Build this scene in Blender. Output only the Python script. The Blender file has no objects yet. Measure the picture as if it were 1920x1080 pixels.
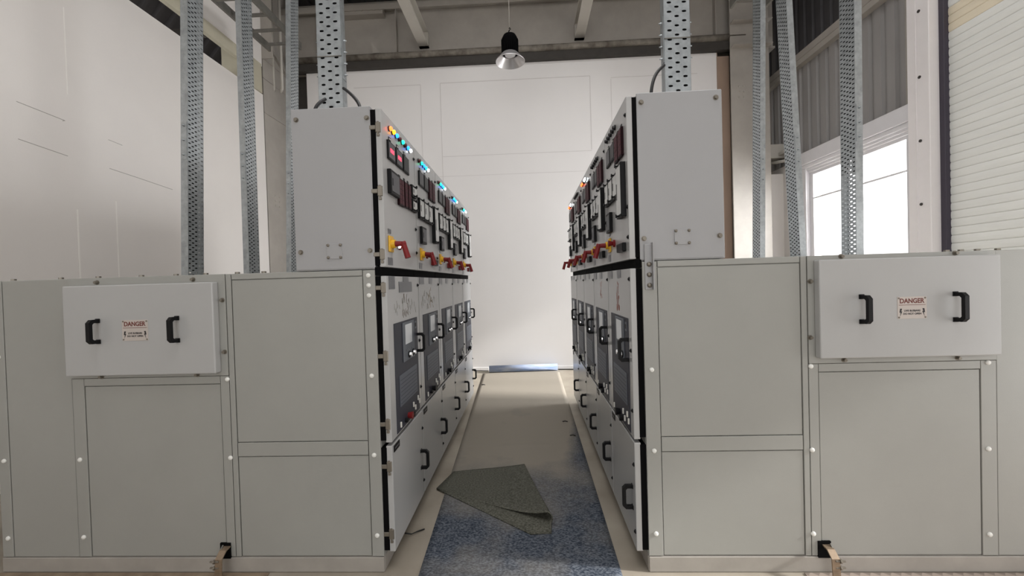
import bpy, bmesh, math, random
from mathutils import Vector, Matrix
random.seed(7)
PI = math.pi
scene = bpy.context.scene
C = scene.collection

# ------------------------------------------------------------------ camera
FPX, YAW, PITCH, ROLL, CAMH = 755.5, -0.0407, -0.0145, -0.0293, 1.55
def cam_axes():
    cy, sy, cp, sp = math.cos(YAW), math.sin(YAW), math.cos(PITCH), math.sin(PITCH)
    f = Vector((sy*cp, cy*cp, sp)); r = Vector((cy, -sy, 0)); u = r.cross(f)
    cr, sr = math.cos(ROLL), math.sin(ROLL)
    return r*cr+u*sr, u*cr-r*sr, f
r_, u_, f_ = cam_axes()
cd = bpy.data.cameras.new('camera'); cam = bpy.data.objects.new('camera', cd); C.objects.link(cam)
cd.sensor_width = 36.0; cd.lens = FPX/1920*36.0; cd.clip_start = 0.05; cd.clip_end = 200
M = Matrix.Identity(4)
for i in range(3):
    M[i][0] = r_[i]; M[i][1] = u_[i]; M[i][2] = -f_[i]
M[2][3] = CAMH
cam.matrix_world = M
scene.camera = cam

# ------------------------------------------------------------------ world, lights, exposure
w = bpy.data.worlds.new('world'); scene.world = w; w.use_nodes = True
bg = w.node_tree.nodes['Background']
bg.inputs[0].default_value = (1.0, 0.99, 0.985, 1); bg.inputs[1].default_value = 1.25
scene.view_settings.view_transform = 'Standard'; scene.view_settings.look = 'None'
scene.view_settings.gamma = 1; scene.view_settings.use_curve_mapping = False
scene.view_settings.exposure = 0.54
def area(name, loc, rot, sx, sy, power, col=(1, 1, 1)):
    l = bpy.data.lights.new(name, 'AREA'); l.shape = 'RECTANGLE'; l.size = sx; l.size_y = sy
    l.energy = power; l.color = col
    o = bpy.data.objects.new(name, l); C.objects.link(o); o.location = loc; o.rotation_euler = rot
    return o
# skylight falling in through the window in the right wall
area('window_daylight', (5.9, 5.7, 3.1), (0, math.radians(68), 0), 3.0, 2.6, 600, (0.965, 0.98, 1.0))
# low hazy sun through the same window: it lands on the floor between the row ends and the back wall
sl = bpy.data.lights.new('sun', 'SUN'); sl.energy = 5.5; sl.angle = math.radians(5); sl.color = (1.0, .985, .96)
so = bpy.data.objects.new('sun', sl); C.objects.link(so)
so.rotation_euler = Vector((-1.0, .12, -math.tan(math.radians(26)))).to_track_quat('-Z', 'Y').to_euler()
# daylight at the doorway in the right wall beside the camera
area('doorway_daylight', (4.75, .95, 1.15), (0, PI/2, 0), 2.3, 1.5, 20, (1.0, 0.99, .985))
# added fill light under the closed ceiling to lift walls and floor; no rooflight there
area('overhead_fill', (0.2, 1.6, 6.7), (0, 0, 0), 5.0, 5.5, 200, (1.0, 0.99, .99))
# daylight from the open loading side of the hall behind the camera
area('hall_daylight', (-.6, -6.5, 3.2), (math.radians(84), 0, 0), 8.5, 5.0, 40, (1.0, 0.985, 0.96))

# ------------------------------------------------------------------ materials
MATS = {}
def mat(name, col, rough=0.5, metal=0.0, var=0.0, vscale=8.0, bump=0.0, bscale=60.0, emit=None, estr=0.0, spec=0.5, col2=None, mixscale=(1, 1, 1)):
    if name in MATS: return MATS[name]
    m = bpy.data.materials.new(name); m.use_nodes = True; nt = m.node_tree; n = nt.nodes; L = nt.links
    b = n['Principled BSDF']
    b.inputs['Base Color'].default_value = (*col, 1); b.inputs['Roughness'].default_value = rough
    b.inputs['Metallic'].default_value = metal
    b.inputs['Specular IOR Level'].default_value = spec
    tc = n.new('ShaderNodeTexCoord')
    if var > 0 or col2:
        mp = n.new('ShaderNodeMapping'); mp.inputs['Scale'].default_value = mixscale
        L.new(tc.outputs['Object'], mp.inputs[0])
        nz = n.new('ShaderNodeTexNoise'); nz.inputs['Scale'].default_value = vscale; nz.inputs['Detail'].default_value = 6
        nz.inputs['Roughness'].default_value = 0.6
        L.new(mp.outputs[0], nz.inputs['Vector'])
        rp = n.new('ShaderNodeValToRGB'); rp.color_ramp.elements[0].position = 0.3; rp.color_ramp.elements[1].position = 0.7
        c2 = col2 if col2 else tuple(c*(1-var) for c in col)
        c1 = col if col2 else tuple(min(1, c*(1+var*.6)) for c in col)
        rp.color_ramp.elements[0].color = (*c2, 1); rp.color_ramp.elements[1].color = (*c1, 1)
        L.new(nz.outputs['Fac'], rp.inputs[0]); L.new(rp.outputs[0], b.inputs['Base Color'])
    if bump > 0:
        nb = n.new('ShaderNodeTexNoise'); nb.inputs['Scale'].default_value = bscale; nb.inputs['Detail'].default_value = 3
        L.new(tc.outputs['Object'], nb.inputs['Vector'])
        bp = n.new('ShaderNodeBump'); bp.inputs['Strength'].default_value = bump; bp.inputs['Distance'].default_value = 0.002
        L.new(nb.outputs['Fac'], bp.inputs['Height']); L.new(bp.outputs[0], b.inputs['Normal'])
    if emit:
        b.inputs['Emission Color'].default_value = (*emit, 1); b.inputs['Emission Strength'].default_value = estr
    MATS[name] = m
    return m
def s(r, g, b):
    return tuple(((c/255+0.055)/1.055)**2.4 if c > 10 else c/255/12.92 for c in (r, g, b))
paint = mat('grey_paint', s(152, 152, 147), 0.42, var=0.035, vscale=3, bump=0.12, bscale=220)
paint_box = mat('grey_paint_fine', s(156, 156, 157), 0.40, var=0.02, vscale=3, bump=0.12, bscale=260)
paint_lit = mat('grey_paint_lit', s(170, 170, 169), 0.27, var=0.02, vscale=3, bump=0.08, bscale=260)  # lit copy of the grey paint: brighter light on the doors put into the colour
plinth_m = mat('plinth_paint', s(156, 151, 144), 0.5, var=0.12, vscale=6, bump=0.1, bscale=120)
white_bolt = mat('white_plastic_cap', s(225, 225, 220), 0.35)
black = mat('black_plastic', s(14, 14, 16), 0.5, spec=.2)
gasket = mat('black_rubber', s(7, 7, 8), 0.85, spec=.1)
zinc = mat('zinc_plated', s(124, 118, 108), 0.4, 0.6)
galv = mat('galvanised_steel', s(168, 173, 175), 0.38, 0.75, var=0.24, vscale=22, bump=0.05, bscale=40)
galv_dull = mat('galvanised_dull', s(120, 118, 112), 0.5, 0.6, var=0.2, vscale=12)
fascia_m = mat('fascia_dark', s(56, 57, 66), 0.5, var=0.04, spec=.2)
grille_m = mat('fascia_panel', s(92, 97, 106), 0.5, spec=.25)
bezel_m = mat('screen_bezel', s(100, 105, 112), 0.5, spec=.25)
screen_m = mat('screen_glass', s(205, 210, 214), 0.22)
chrome = mat('chrome', s(205, 205, 205), 0.2, 0.9)
plate_m = mat('nameplate_grey', s(95, 96, 100), 0.35, 0.3)
meter_face = mat('meter_face', s(92, 92, 95), 0.45, spec=.2)
meter_dark = mat('meter_dark', s(26, 27, 29), 0.4, spec=.2)
maroon = mat('annunciator_maroon', s(32, 8, 14), 0.5, spec=.12)
maroon_l = mat('annunciator_window', s(84, 42, 50), 0.5, spec=.12)
light_face = mat('relay_face', s(205, 206, 203), 0.3)
red_led = mat('red_digits', s(230, 40, 60), 0.4, emit=(1, 0.05, 0.10), estr=1.6)
yellow = mat('yellow_plate', s(225, 175, 40), 0.4)
redp = mat('red_plastic', s(118, 28, 30), 0.45, spec=.3)
whitep = mat('white_print', s(215, 213, 206), 0.45)
sign_m = mat('sign_plate', s(184, 175, 168), 0.4)
sign_red = mat('sign_red', s(102, 44, 36), 0.6)
ink = mat('ink_black', s(30, 26, 28), 0.6)
smear = mat('red_powder_mark', s(150, 95, 85), 0.9)
smear2 = mat('dry_streak_mark', s(150, 148, 142), 0.8)
LAMPS = {'red': ((1, .10, .02), 3.5), 'orange': ((1, .36, .01), 3.5), 'blue': ((.01, .16, 1), 3.2), 'cyan': ((.01, .42, 1), 3.4),
         'green': ((.01, .75, .38), 2.2), 'white': ((.9, .97, 1), 4)}
lampm = {k: mat('lamp_'+k, c, 0.3, emit=c, estr=e) for k, (c, e) in LAMPS.items()}
lampm['off'] = mat('lamp_unlit_red', s(85, 30, 32), 0.3)
lampm['dark'] = mat('lamp_unlit_dark', s(35, 33, 35), 0.3)
wall_m = mat('white_wall_plaster', s(224, 219, 214), 0.85, var=0.03, vscale=1.2, bump=0.15, bscale=70)
wallb_m = mat('white_panel_wall', s(226, 223, 221), 0.8, var=0.025, vscale=0.9, bump=0.1, bscale=60)
line_m = mat('wall_joint', s(206, 202, 199), 0.8)
streak_m = mat('wall_whitewash_streak', s(236, 232, 226), 0.85)
crack_m = mat('wall_crack', s(160, 154, 148), 0.9)
steel_m = mat('grey_painted_steel', s(164, 158, 150), 0.6, var=0.10, vscale=3, bump=0.1)
steel_l = mat('light_painted_steel', s(188, 183, 174), 0.6, var=0.06, vscale=3)
cream_m = mat('cream_concrete', s(186, 180, 160), 0.8, var=0.08, vscale=4)
rust_m = mat('rusty_dusty_pipe', s(140, 134, 124), 0.8, vscale=5, col2=s(74, 66, 58))
dark_st = mat('dark_steel', s(58, 54, 50), 0.7, var=0.15)
brown_m = mat('brown_rusted_plate', s(150, 128, 112), 0.8, var=0.12, vscale=5, mixscale=(1, 1, .3))
sheet_m = mat('grey_corrugated_sheet', s(150, 147, 145), 0.55, 0.0, var=0.14, vscale=2.5, mixscale=(1, 1, .15))
sheet_d = mat('dark_corrugated_sheet', s(62, 60, 62), 0.6, var=0.15, vscale=3)
shutter_m = mat('shutter_paint', s(236, 236, 231), 0.5, var=0.04, vscale=6, mixscale=(1, .3, 1))
frame_m = mat('window_frame_white', s(214, 212, 214), 0.4, var=0.03)
colw_m = mat('white_painted_column', s(234, 229, 228), 0.6, var=0.02, bump=0.08)
cable_m = mat('black_cable', s(14, 14, 15), 0.5)
alum = mat('spun_aluminium', s(215, 212, 212), 0.3, 0.75)
heat_m = mat('black_heatsink', s(4, 4, 5), 0.9, spec=.08)
lens_m = mat('lamp_glass', s(225, 225, 228), 0.25)

def floor_mat():
    m = bpy.data.materials.new('dusty_concrete'); m.use_nodes = True; nt = m.node_tree; n = nt.nodes; L = nt.links
    b = n['Principled BSDF']; b.inputs['Roughness'].default_value = 0.6
    tc = n.new('ShaderNodeTexCoord'); a = n.new('ShaderNodeTexNoise'); a.inputs['Scale'].default_value = 2.2; a.inputs['Detail'].default_value = 8
    L.new(tc.outputs['Object'], a.inputs['Vector'])
    rp = n.new('ShaderNodeValToRGB'); rp.color_ramp.elements[0].position = .3; rp.color_ramp.elements[1].position = .72
    rp.color_ramp.elements[0].color = (*s(136, 127, 114), 1); rp.color_ramp.elements[1].color = (*s(166, 158, 144), 1)
    L.new(a.outputs['Fac'], rp.inputs[0]); L.new(rp.outputs[0], b.inputs['Base Color'])
    a2 = n.new('ShaderNodeTexNoise'); a2.inputs['Scale'].default_value = 90; L.new(tc.outputs['Object'], a2.inputs['Vector'])
    bp = n.new('ShaderNodeBump'); bp.inputs['Strength'].default_value = .15; bp.inputs['Distance'].default_value = .003
    L.new(a2.outputs['Fac'], bp.inputs['Height']); L.new(bp.outputs[0], b.inputs['Normal'])
    return m
def carpet_mat(name, base, light, dust, dust_amt, blob=None):
    """woven carpet: fine speckle of two tones; dust lies on it where noise and a worn patch say so"""
    m = bpy.data.materials.new(name); m.use_nodes = True; nt = m.node_tree; n = nt.nodes; L = nt.links
    b = n['Principled BSDF']; b.inputs['Roughness'].default_value = 0.95; b.inputs['Specular IOR Level'].default_value = .15
    tc = n.new('ShaderNodeTexCoord')
    mp = n.new('ShaderNodeMapping'); mp.inputs['Scale'].default_value = (1, 1.6, 1); L.new(tc.outputs['Object'], mp.inputs[0])
    f = n.new('ShaderNodeTexNoise'); f.inputs['Scale'].default_value = 75; f.inputs['Detail'].default_value = 4; L.new(mp.outputs[0], f.inputs['Vector'])
    rp = n.new('ShaderNodeValToRGB'); rp.color_ramp.elements[0].position = .38; rp.color_ramp.elements[1].position = .68
    rp.color_ramp.elements[0].color = (*base, 1); rp.color_ramp.elements[1].color = (*light, 1)
    L.new(f.outputs['Fac'], rp.inputs[0])
    g = n.new('ShaderNodeTexNoise'); g.inputs['Scale'].default_value = 1.8; g.inputs['Detail'].default_value = 7; L.new(tc.outputs['Object'], g.inputs['Vector'])
    sep = n.new('ShaderNodeSeparateXYZ'); L.new(tc.outputs['Object'], sep.inputs[0])
    # dust thickens with distance down the aisle, thin along the right-hand edge
    yr = n.new('ShaderNodeMapRange'); yr.inputs[1].default_value = 2.2; yr.inputs[2].default_value = 4.2; L.new(sep.outputs['Y'], yr.inputs[0])
    yr.interpolation_type = 'SMOOTHSTEP'
    # the swept line drifts to the right with distance
    dr = n.new('ShaderNodeMath'); dr.operation = 'MULTIPLY_ADD'; dr.inputs[1].default_value = -.16; L.new(sep.outputs['Y'], dr.inputs[0]); L.new(sep.outputs['X'], dr.inputs[2])
    xr = n.new('ShaderNodeMapRange'); xr.inputs[1].default_value = -.12; xr.inputs[2].default_value = -.36; L.new(dr.outputs[0], xr.inputs[0])
    xr.interpolation_type = 'SMOOTHSTEP'
    gr = n.new('ShaderNodeMapRange'); gr.inputs[1].default_value = .3; gr.inputs[2].default_value = .7; gr.inputs[3].default_value = -.35; gr.inputs[4].default_value = .35
    L.new(g.outputs['Fac'], gr.inputs[0])
    a1 = n.new('ShaderNodeMath'); a1.operation = 'MULTIPLY'; L.new(yr.outputs[0], a1.inputs[0]); L.new(xr.outputs[0], a1.inputs[1])
    a2 = n.new('ShaderNodeMath'); a2.operation = 'ADD'; L.new(a1.outputs[0], a2.inputs[0]); L.new(gr.outputs[0], a2.inputs[1])
    a3 = n.new('ShaderNodeMath'); a3.operation = 'MULTIPLY_ADD'; a3.use_clamp = True; a3.inputs[1].default_value = dust_amt[0]; a3.inputs[2].default_value = dust_amt[1]
    L.new(a2.outputs[0], a3.inputs[0])
    mx = n.new('ShaderNodeMix'); mx.data_type = 'RGBA'; L.new(a3.outputs[0], mx.inputs['Factor']); L.new(rp.outputs[0], mx.inputs[6]); mx.inputs[7].default_value = (*dust, 1)
    L.new(mx.outputs[2], b.inputs['Base Color'])
    bp = n.new('ShaderNodeBump'); bp.inputs['Strength'].default_value = .5; bp.inputs['Distance'].default_value = .004
    L.new(f.outputs['Fac'], bp.inputs['Height']); L.new(bp.outputs[0], b.inputs['Normal'])
    return m
def checker_mat():
    m = bpy.data.materials.new('chequer_plate'); m.use_nodes = True; nt = m.node_tree; n = nt.nodes; L = nt.links
    b = n['Principled BSDF']; b.inputs['Roughness'].default_value = 0.5; b.inputs['Metallic'].default_value = .2
    tc = n.new('ShaderNodeTexCoord'); mp = n.new('ShaderNodeMapping'); mp.inputs['Rotation'].default_value = (0, 0, PI/4); mp.inputs['Scale'].default_value = (28, 28, 28)
    L.new(tc.outputs['Object'], mp.inputs[0])
    ck = n.new('ShaderNodeTexChecker'); ck.inputs['Scale'].default_value = 1; L.new(mp.outputs[0], ck.inputs['Vector'])
    ck.inputs[1].default_value = (*s(170, 156, 145), 1); ck.inputs[2].default_value = (*s(136, 125, 116), 1)
    L.new(ck.outputs[0], b.inputs['Base Color'])
    bp = n.new('ShaderNodeBump'); bp.inputs['Strength'].default_value = .6; bp.inputs['Distance'].default_value = .004
    L.new(ck.outputs['Fac'], bp.inputs['Height']); L.new(bp.outputs[0], b.inputs['Normal'])
    return m
floor_m = floor_mat()
blue_carpet = carpet_mat('blue_dusty_carpet', s(46, 53, 64), s(106, 111, 119), s(140, 133, 122), (1.2, 0.10))
fold_m = carpet_mat('grey_carpet_backing', s(58, 58, 51), s(104, 104, 95), s(104, 102, 92), (.4, .1))
roll_m = mat('blue_carpet_roll', s(186, 190, 198), 0.9, vscale=3, col2=s(84, 112, 158), mixscale=(.6, 3, 3))
checker_m = checker_mat()
brownfloor_m = mat('stained_steel_cover', s(150, 134, 112), 0.75, vscale=9, col2=s(110, 92, 76))

# ------------------------------------------------------------------ mesh helpers
class MB:
    def __init__(self): self.bm = bmesh.new()
    def _fin(self, verts, mi, T=None):
        if T is not None: bmesh.ops.transform(self.bm, matrix=T, verts=verts)
        fs = set(f for v in verts for f in v.link_faces)
        for f in fs: f.material_index = mi
        return self
    def box(self, x0, x1, y0, y1, z0, z1, mi=0, bev=0.0, seg=1, T=None):
        r = bmesh.ops.create_cube(self.bm, size=1.0); vs = r['verts']
        sx, sy, sz = abs(x1-x0), abs(y1-y0), abs(z1-z0)
        bmesh.ops.scale(self.bm, vec=(sx, sy, sz), verts=vs)
        bmesh.ops.translate(self.bm, vec=((x0+x1)/2, (y0+y1)/2, (z0+z1)/2), verts=vs)
        if bev > 0:
            es = list(set(e for v in vs for e in v.link_edges))
            rr = bmesh.ops.bevel(self.bm, geom=es, offset=min(bev, .45*min(sx, sy, sz)), segments=seg, affect='EDGES', profile=.5)
            vs = list(set(rr['verts']) | set(v for f in rr['faces'] for v in f.verts))
            seen = set(vs); st = list(vs)
            while st:
                v = st.pop()
                for e in v.link_edges:
                    o = e.other_vert(v)
                    if o not in seen: seen.add(o); st.append(o)
            vs = list(seen)
        return self._fin(vs, mi, T)
    def cyl(self, p0, p1, r0, r1=None, n=16, mi=0, cap=True):
        p0, p1 = Vector(p0), Vector(p1); r1 = r0 if r1 is None else r1
        r = bmesh.ops.create_cone(self.bm, cap_ends=cap, segments=n, radius1=r0, radius2=r1, depth=(p1-p0).length)
        q = Vector((0, 0, 1)).rotation_difference(p1-p0).to_matrix().to_4x4()
        return self._fin(r['verts'], mi, Matrix.Translation((p0+p1)/2) @ q)
    def lathe(self, prof, loc, axis=(0, 0, 1), n=20, mi=0):
        """prof: list of (radius, height)"""
        q = Vector((0, 0, 1)).rotation_difference(Vector(axis)).to_matrix().to_4x4(); T = Matrix.Translation(loc) @ q
        rings = []
        for r, h in prof:
            if r < 1e-6: rings.append([self.bm.verts.new(T @ Vector((0, 0, h)))])
            else: rings.append([self.bm.verts.new(T @ Vector((r*math.cos(2*PI*k/n), r*math.sin(2*PI*k/n), h))) for k in range(n)])
        for a, b in zip(rings, rings[1:]):
            for k in range(n):
                k2 = (k+1) % n
                try:
                    if len(a) == 1 and len(b) == 1: continue
                    if len(a) == 1: f = self.bm.faces.new((a[0], b[k], b[k2]))
                    elif len(b) == 1: f = self.bm.faces.new((a[k], a[k2], b[0]))
                    else: f = self.bm.faces.new((a[k], a[k2], b[k2], b[k]))
                    f.material_index = mi; f.smooth = True
                except ValueError: pass
        return self
    def tube(self, pts, r, n=10, mi=0):
        pts = [Vector(p) for p in pts]; rings = []
        for i, p in enumerate(pts):
            d = (pts[min(i+1, len(pts)-1)]-pts[max(i-1, 0)]).normalized()
            q = Vector((0, 0, 1)).rotation_difference(d).to_matrix()
            rings.append([self.bm.verts.new(p+q @ Vector((r*math.cos(2*PI*k/n), r*math.sin(2*PI*k/n), 0))) for k in range(n)])
        for a, b in zip(rings, rings[1:]):
            # match the closest start vertex so that rings do not twist
            off = min(range(n), key=lambda o: (b[o].co-a[0].co).length)
            for k in range(n):
                f = self.bm.faces.new((a[k], a[(k+1) % n], b[(k+1+off) % n], b[(k+off) % n])); f.material_index = mi; f.smooth = True
        for rg in (rings[0], rings[-1]):
            f = self.bm.faces.new(rg); f.material_index = mi
        return self
    def prism(self, poly, axis, a0, a1, mi=0):
        """extrude 2-D polygon; axis 'x': poly=(y,z), 'y': poly=(x,z), 'z': poly=(x,y)"""
        def P(p, a):
            return {'x': (a, p[0], p[1]), 'y': (p[0], a, p[1]), 'z': (p[0], p[1], a)}[axis]
        A = [self.bm.verts.new(P(p, a0)) for p in poly]; B = [self.bm.verts.new(P(p, a1)) for p in poly]
        n = len(poly); fs = [self.bm.faces.new(A), self.bm.faces.new(B)]
        for k in range(n): fs.append(self.bm.faces.new((A[k], A[(k+1) % n], B[(k+1) % n], B[k])))
        for f in fs: f.material_index = mi
        return self
    def addmesh(self, me, T, mi):
        n0 = len(self.bm.faces); nv = len(self.bm.verts)
        self.bm.from_mesh(me); self.bm.verts.ensure_lookup_table(); self.bm.faces.ensure_lookup_table()
        for v in self.bm.verts[nv:]: v.co = T @ v.co
        for f in self.bm.faces[n0:]: f.material_index = mi
        return self
    def build(self, name, mats, parent=None, smooth=False, fixn=True):
        if fixn: bmesh.ops.recalc_face_normals(self.bm, faces=self.bm.faces[:])
        me = bpy.data.meshes.new(name); self.bm.to_mesh(me); self.bm.free()
        for m in (mats if isinstance(mats, (list, tuple)) else [mats]): me.materials.append(m)
        if smooth:
            for p in me.polygons: p.use_smooth = True
        o = bpy.data.objects.new(name, me); C.objects.link(o)
        if parent is not None: o.parent = parent
        return o
def empty(name, loc=(0, 0, 0), rz=0):
    o = bpy.data.objects.new(name, None); C.objects.link(o); o.location = loc; o.rotation_euler = (0, 0, rz); o.empty_display_size = .1
    return o
def tag(o, label=None, cat=None, group=None, kind=None):
    if label: o['label'] = label
    if cat: o['category'] = cat
    if group: o['group'] = group
    if kind: o['kind'] = kind
    return o
def struct(o): o['kind'] = 'structure'; return o
def copy_tree(o, parent=None):
    c = o.copy(); C.objects.link(c); c.parent = parent
    for ch in list(o.children): copy_tree(ch, c)
    return c
def text_mesh(txt, size, bold=0.0):
    cu = bpy.data.curves.new('t', 'FONT'); cu.body = txt; cu.size = size; cu.align_x = 'CENTER'; cu.align_y = 'CENTER'
    cu.extrude = 0.0004; cu.offset = bold
    ob = bpy.data.objects.new('t', cu); C.objects.link(ob)
    bpy.context.view_layer.update()
    me = bpy.data.meshes.new_from_object(ob.evaluated_get(bpy.context.evaluated_depsgraph_get()))
    bpy.data.objects.remove(ob); return me

# ------------------------------------------------------------------ the setting
m_ = MB(); m_.box(-6.5, 5.6, -9, 7.9, -.12, 0); struct(m_.build('floor', floor_m))
# left wall with the high slot under the cream beam
m_ = MB()
m_.box(-4.45, -4.2, -8.0, 6.4, 0, 4.70); m_.box(-4.235, -4.2, -8.0, 6.4, 5.15, 6.8)
def crack(pts, mi, wd=.006):
    for (ya, za), (yb, zb) in zip(pts, pts[1:]):
        d = Vector((0, yb-ya, zb-za)); nrm = Vector((0, -d.z, d.y)).normalized()*wd/2
        a, b = Vector((0, ya, za)), Vector((0, yb, zb))
        m_.prism([((a+nrm).y, (a+nrm).z), ((b+nrm).y, (b+nrm).z), ((b-nrm).y, (b-nrm).z), ((a-nrm).y, (a-nrm).z)], 'x', -4.2005, -4.1985, mi)
crack([(3.20, 3.17), (3.55, 3.15), (3.53, 3.14)], 2, .005); crack([(3.20, 2.86), (3.56, 2.83)], 2, .005)
crack([(3.93, 3.11), (4.07, 3.10)], 2, .004); crack([(3.93, 2.82), (4.25, 2.80), (4.65, 2.77)], 2, .005)
crack([(3.62, 1.3), (3.62, 2.35)], 1, .012); crack([(3.98, 1.3), (3.98, 2.5)], 1, .010); crack([(3.58, 3.4), (3.58, 4.2)], 1, .008)
struct(m_.build('wall_left', [wall_m, streak_m, crack_m]))
m_ = MB(); m_.box(-4.235, -4.17, -3.0, 6.0, 4.975, 5.15, bev=.003); m_.box(-4.46, -4.18, 5.86, 6.36, 4.70, 5.17, bev=.004); struct(m_.build('trim_1', cream_m))
# back wall panel with raised joints
m_ = MB(); m_.box(-3.85, 3.33, 7.1, 7.3, 0, 5.39)
def vline(x, z0, z1, wd=.012): m_.box(x-wd/2, x+wd/2, 7.097, 7.101, z0, z1, 1)
def hline(x0, x1, z, wd=.012): m_.box(x0, x1, 7.097, 7.101, z-wd/2, z+wd/2, 1)
vline(-1.45, 2.6, 5.09); vline(1.17, 3.82, 5.09); hline(-1.45, 1.17, 5.09); hline(-1.45, 1.17, 3.80, .008)
vline(-1.80, 2.2, 5.08, .010); hline(-3.0, -1.80, 5.08, .010); vline(1.53, 2.0, 5.02, .010); hline(1.53, 3.0, 5.04, .010); hline(-3.3, 3.0, 3.45, .006)
struct(m_.build('wall_back', [wallb_m, line_m]))
m_ = MB(); m_.box(-6.5, -3.8, 7.42, 7.6, 0, 6.8); m_.box(-3.8, 3.6, 7.42, 7.6, 0, 6.8); m_.box(3.6, 5.6, 7.9, 8.0, 0, 6.8); m_.box(3.55, 3.6, 7.42, 8.0, 0, 6.8)
struct(m_.build('wall_rear_outer', steel_m))
m_ = MB(); m_.box(-.9, -.74, 7.085, 7.102, 0, .055, bev=.003); m_.box(.47, 3.3, 7.085, 7.102, 0, .055, bev=.003); m_.box(-3.8, -.9, 7.085, 7.102, 0, .055, bev=.003)
struct(m_.build('baseboard_back', wallb_m))
def corr(mb, axis, fixed, a0, a1, z0, z1, pitch=.2, depth=.03, mi=0):
    """trapezoidal corrugated sheet; runs along axis, ribs vertical (or along the other axis for a roof)"""
    pts = []; a = a0
    while a < a1:
        for da, d in ((0, 0), (.30, 0), (.40, depth), (.62, depth), (.72, 0)):
            if a+da*pitch <= a1: pts.append((a+da*pitch, d))
        a += pitch
    prev = None
    for a, d in pts:
        if axis == 'y': p0, p1 = (fixed+d, a, z0), (fixed+d, a, z1)
        elif axis == 'x': p0, p1 = (a, fixed+d, z0), (a, fixed+d, z1)
        else: p0, p1 = (a, z0, fixed+d), (a, z1, fixed+d)
        v = (mb.bm.verts.new(p0), mb.bm.verts.new(p1))
        if prev: f = mb.bm.faces.new((prev[0], v[0], v[1], prev[1])); f.material_index = mi
        prev = v
    return mb
m_ = MB(); corr(m_, 'roof', 6.8, -6.5, 5.6, -8.0, 7.9, .25, .04); o = m_.build('ceiling', sheet_d); struct(o)
# right wall: masonry below the sheets, corrugated sheets above the window
m_ = MB(); m_.box(4.5, 4.7, 6.78, 7.9, 0, 3.42); m_.box(4.5, 4.7, 4.80, 6.78, 0, 1.2); m_.box(4.5, 4.7, 1.75, 1.95, 0, 2.35); m_.box(4.5, 4.7, .15, 1.95, 2.35, 6.8); m_.box(4.5, 4.7, -8.0, .15, 0, 6.8); m_.box(4.56, 4.7, 1.9, 4.55, 4.9, 6.8)
struct(m_.build('wall_right', wall_m))
m_ = MB(); corr(m_, 'y', 4.54, 4.62, 7.85, 3.40, 5.0, .19, .035); struct(m_.build('wall_right_sheeting', sheet_m))
m_ = MB(); corr(m_, 'y', 4.62, 4.62, 7.85, 5.0, 6.8, .19, .03); struct(m_.build('wall_right_upper', sheet_d))
m_ = MB()   # C-section girt across the sheets
m_.box(4.44, 4.54, 4.8, 7.85, 4.90, 4.915); m_.box(4.44, 4.455, 4.8, 7.85, 4.90, 5.09); m_.box(4.44, 4.54, 4.8, 7.85, 5.08, 5.095); m_.box(4.43, 4.446, 4.8, 7.85, 4.985, 4.995)
struct(m_.build('trim_2', steel_m))
m_ = MB(); m_.box(4.10, 4.52, 7.18, 7.24, 3.56, 3.80, bev=.004); m_.box(4.38, 4.54, 6.9, 7.85, 3.60, 3.645); m_.tube([(4.36, 7.85, 3.50), (4.38, 7.5, 3.55), (4.4, 7.0, 3.46)], .025)
struct(m_.build('trim_3', [steel_l]))
# window: lintel, stepped rails, jambs, transom
win = empty('window_1', (4.5, 5.85, 1.2)); struct(win)
def wpart(mb, name, m): 
    bmesh.ops.translate(mb.bm, vec=(-4.5, -5.85, -1.2), verts=mb.bm.verts[:]); return mb.build(name, m, win)
m_ = MB(); m_.box(4.40, 4.62, 4.80, 6.80, 3.27, 3.46, bev=.004); wpart(m_, 'lintel', frame_m)
m_ = MB()
for k, (y, z) in enumerate(((4.43, 3.235), (4.455, 3.20), (4.48, 3.165), (4.505, 3.12))): m_.box(y, 4.6, 4.82, 6.78, z-.022, z+.028 if k else 3.27, bev=.004)
m_.box(4.44, 4.6, 6.60, 6.78, 1.2, 3.27, bev=.004); m_.box(4.5, 4.6, 6.52, 6.60, 1.2, 3.12, bev=.003); m_.box(4.46, 4.6, 4.82, 4.92, 1.2, 3.12, bev=.004); m_.box(4.46, 4.6, 4.82, 6.78, 1.2, 1.26, bev=.003)
wpart(m_, 'window_frame', frame_m)
m_ = MB(); m_.box(4.50, 4.53, 4.92, 6.52, 2.715, 2.74, bev=.002); m_.box(4.50, 4.53, 5.60, 5.63, 1.26, 3.1, bev=.002); wpart(m_, 'transom', frame_m)
# white column between window and shutter, dark roller guide
m_ = MB(); m_.box(4.38, 4.60, 4.555, 4.81, 0, 6.8, bev=.006)
for z in (2.28, 2.98, 3.68, 4.40): m_.cyl((4.379, 4.66, z), (4.372, 4.66, z), .016, n=10, mi=1)
m_.box(4.374, 4.382, 4.70, 4.705, 0, 6.8, mi=0)
struct(m_.build('trim_4', [colw_m, dark_st]))
m_ = MB(); m_.box(4.60, 4.66, 4.81, 5.0, 3.46, 6.8); m_.box(4.50, 4.56, 4.88, 4.96, 3.5, 6.8, bev=.004); struct(m_.build('trim_5', steel_m))
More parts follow.
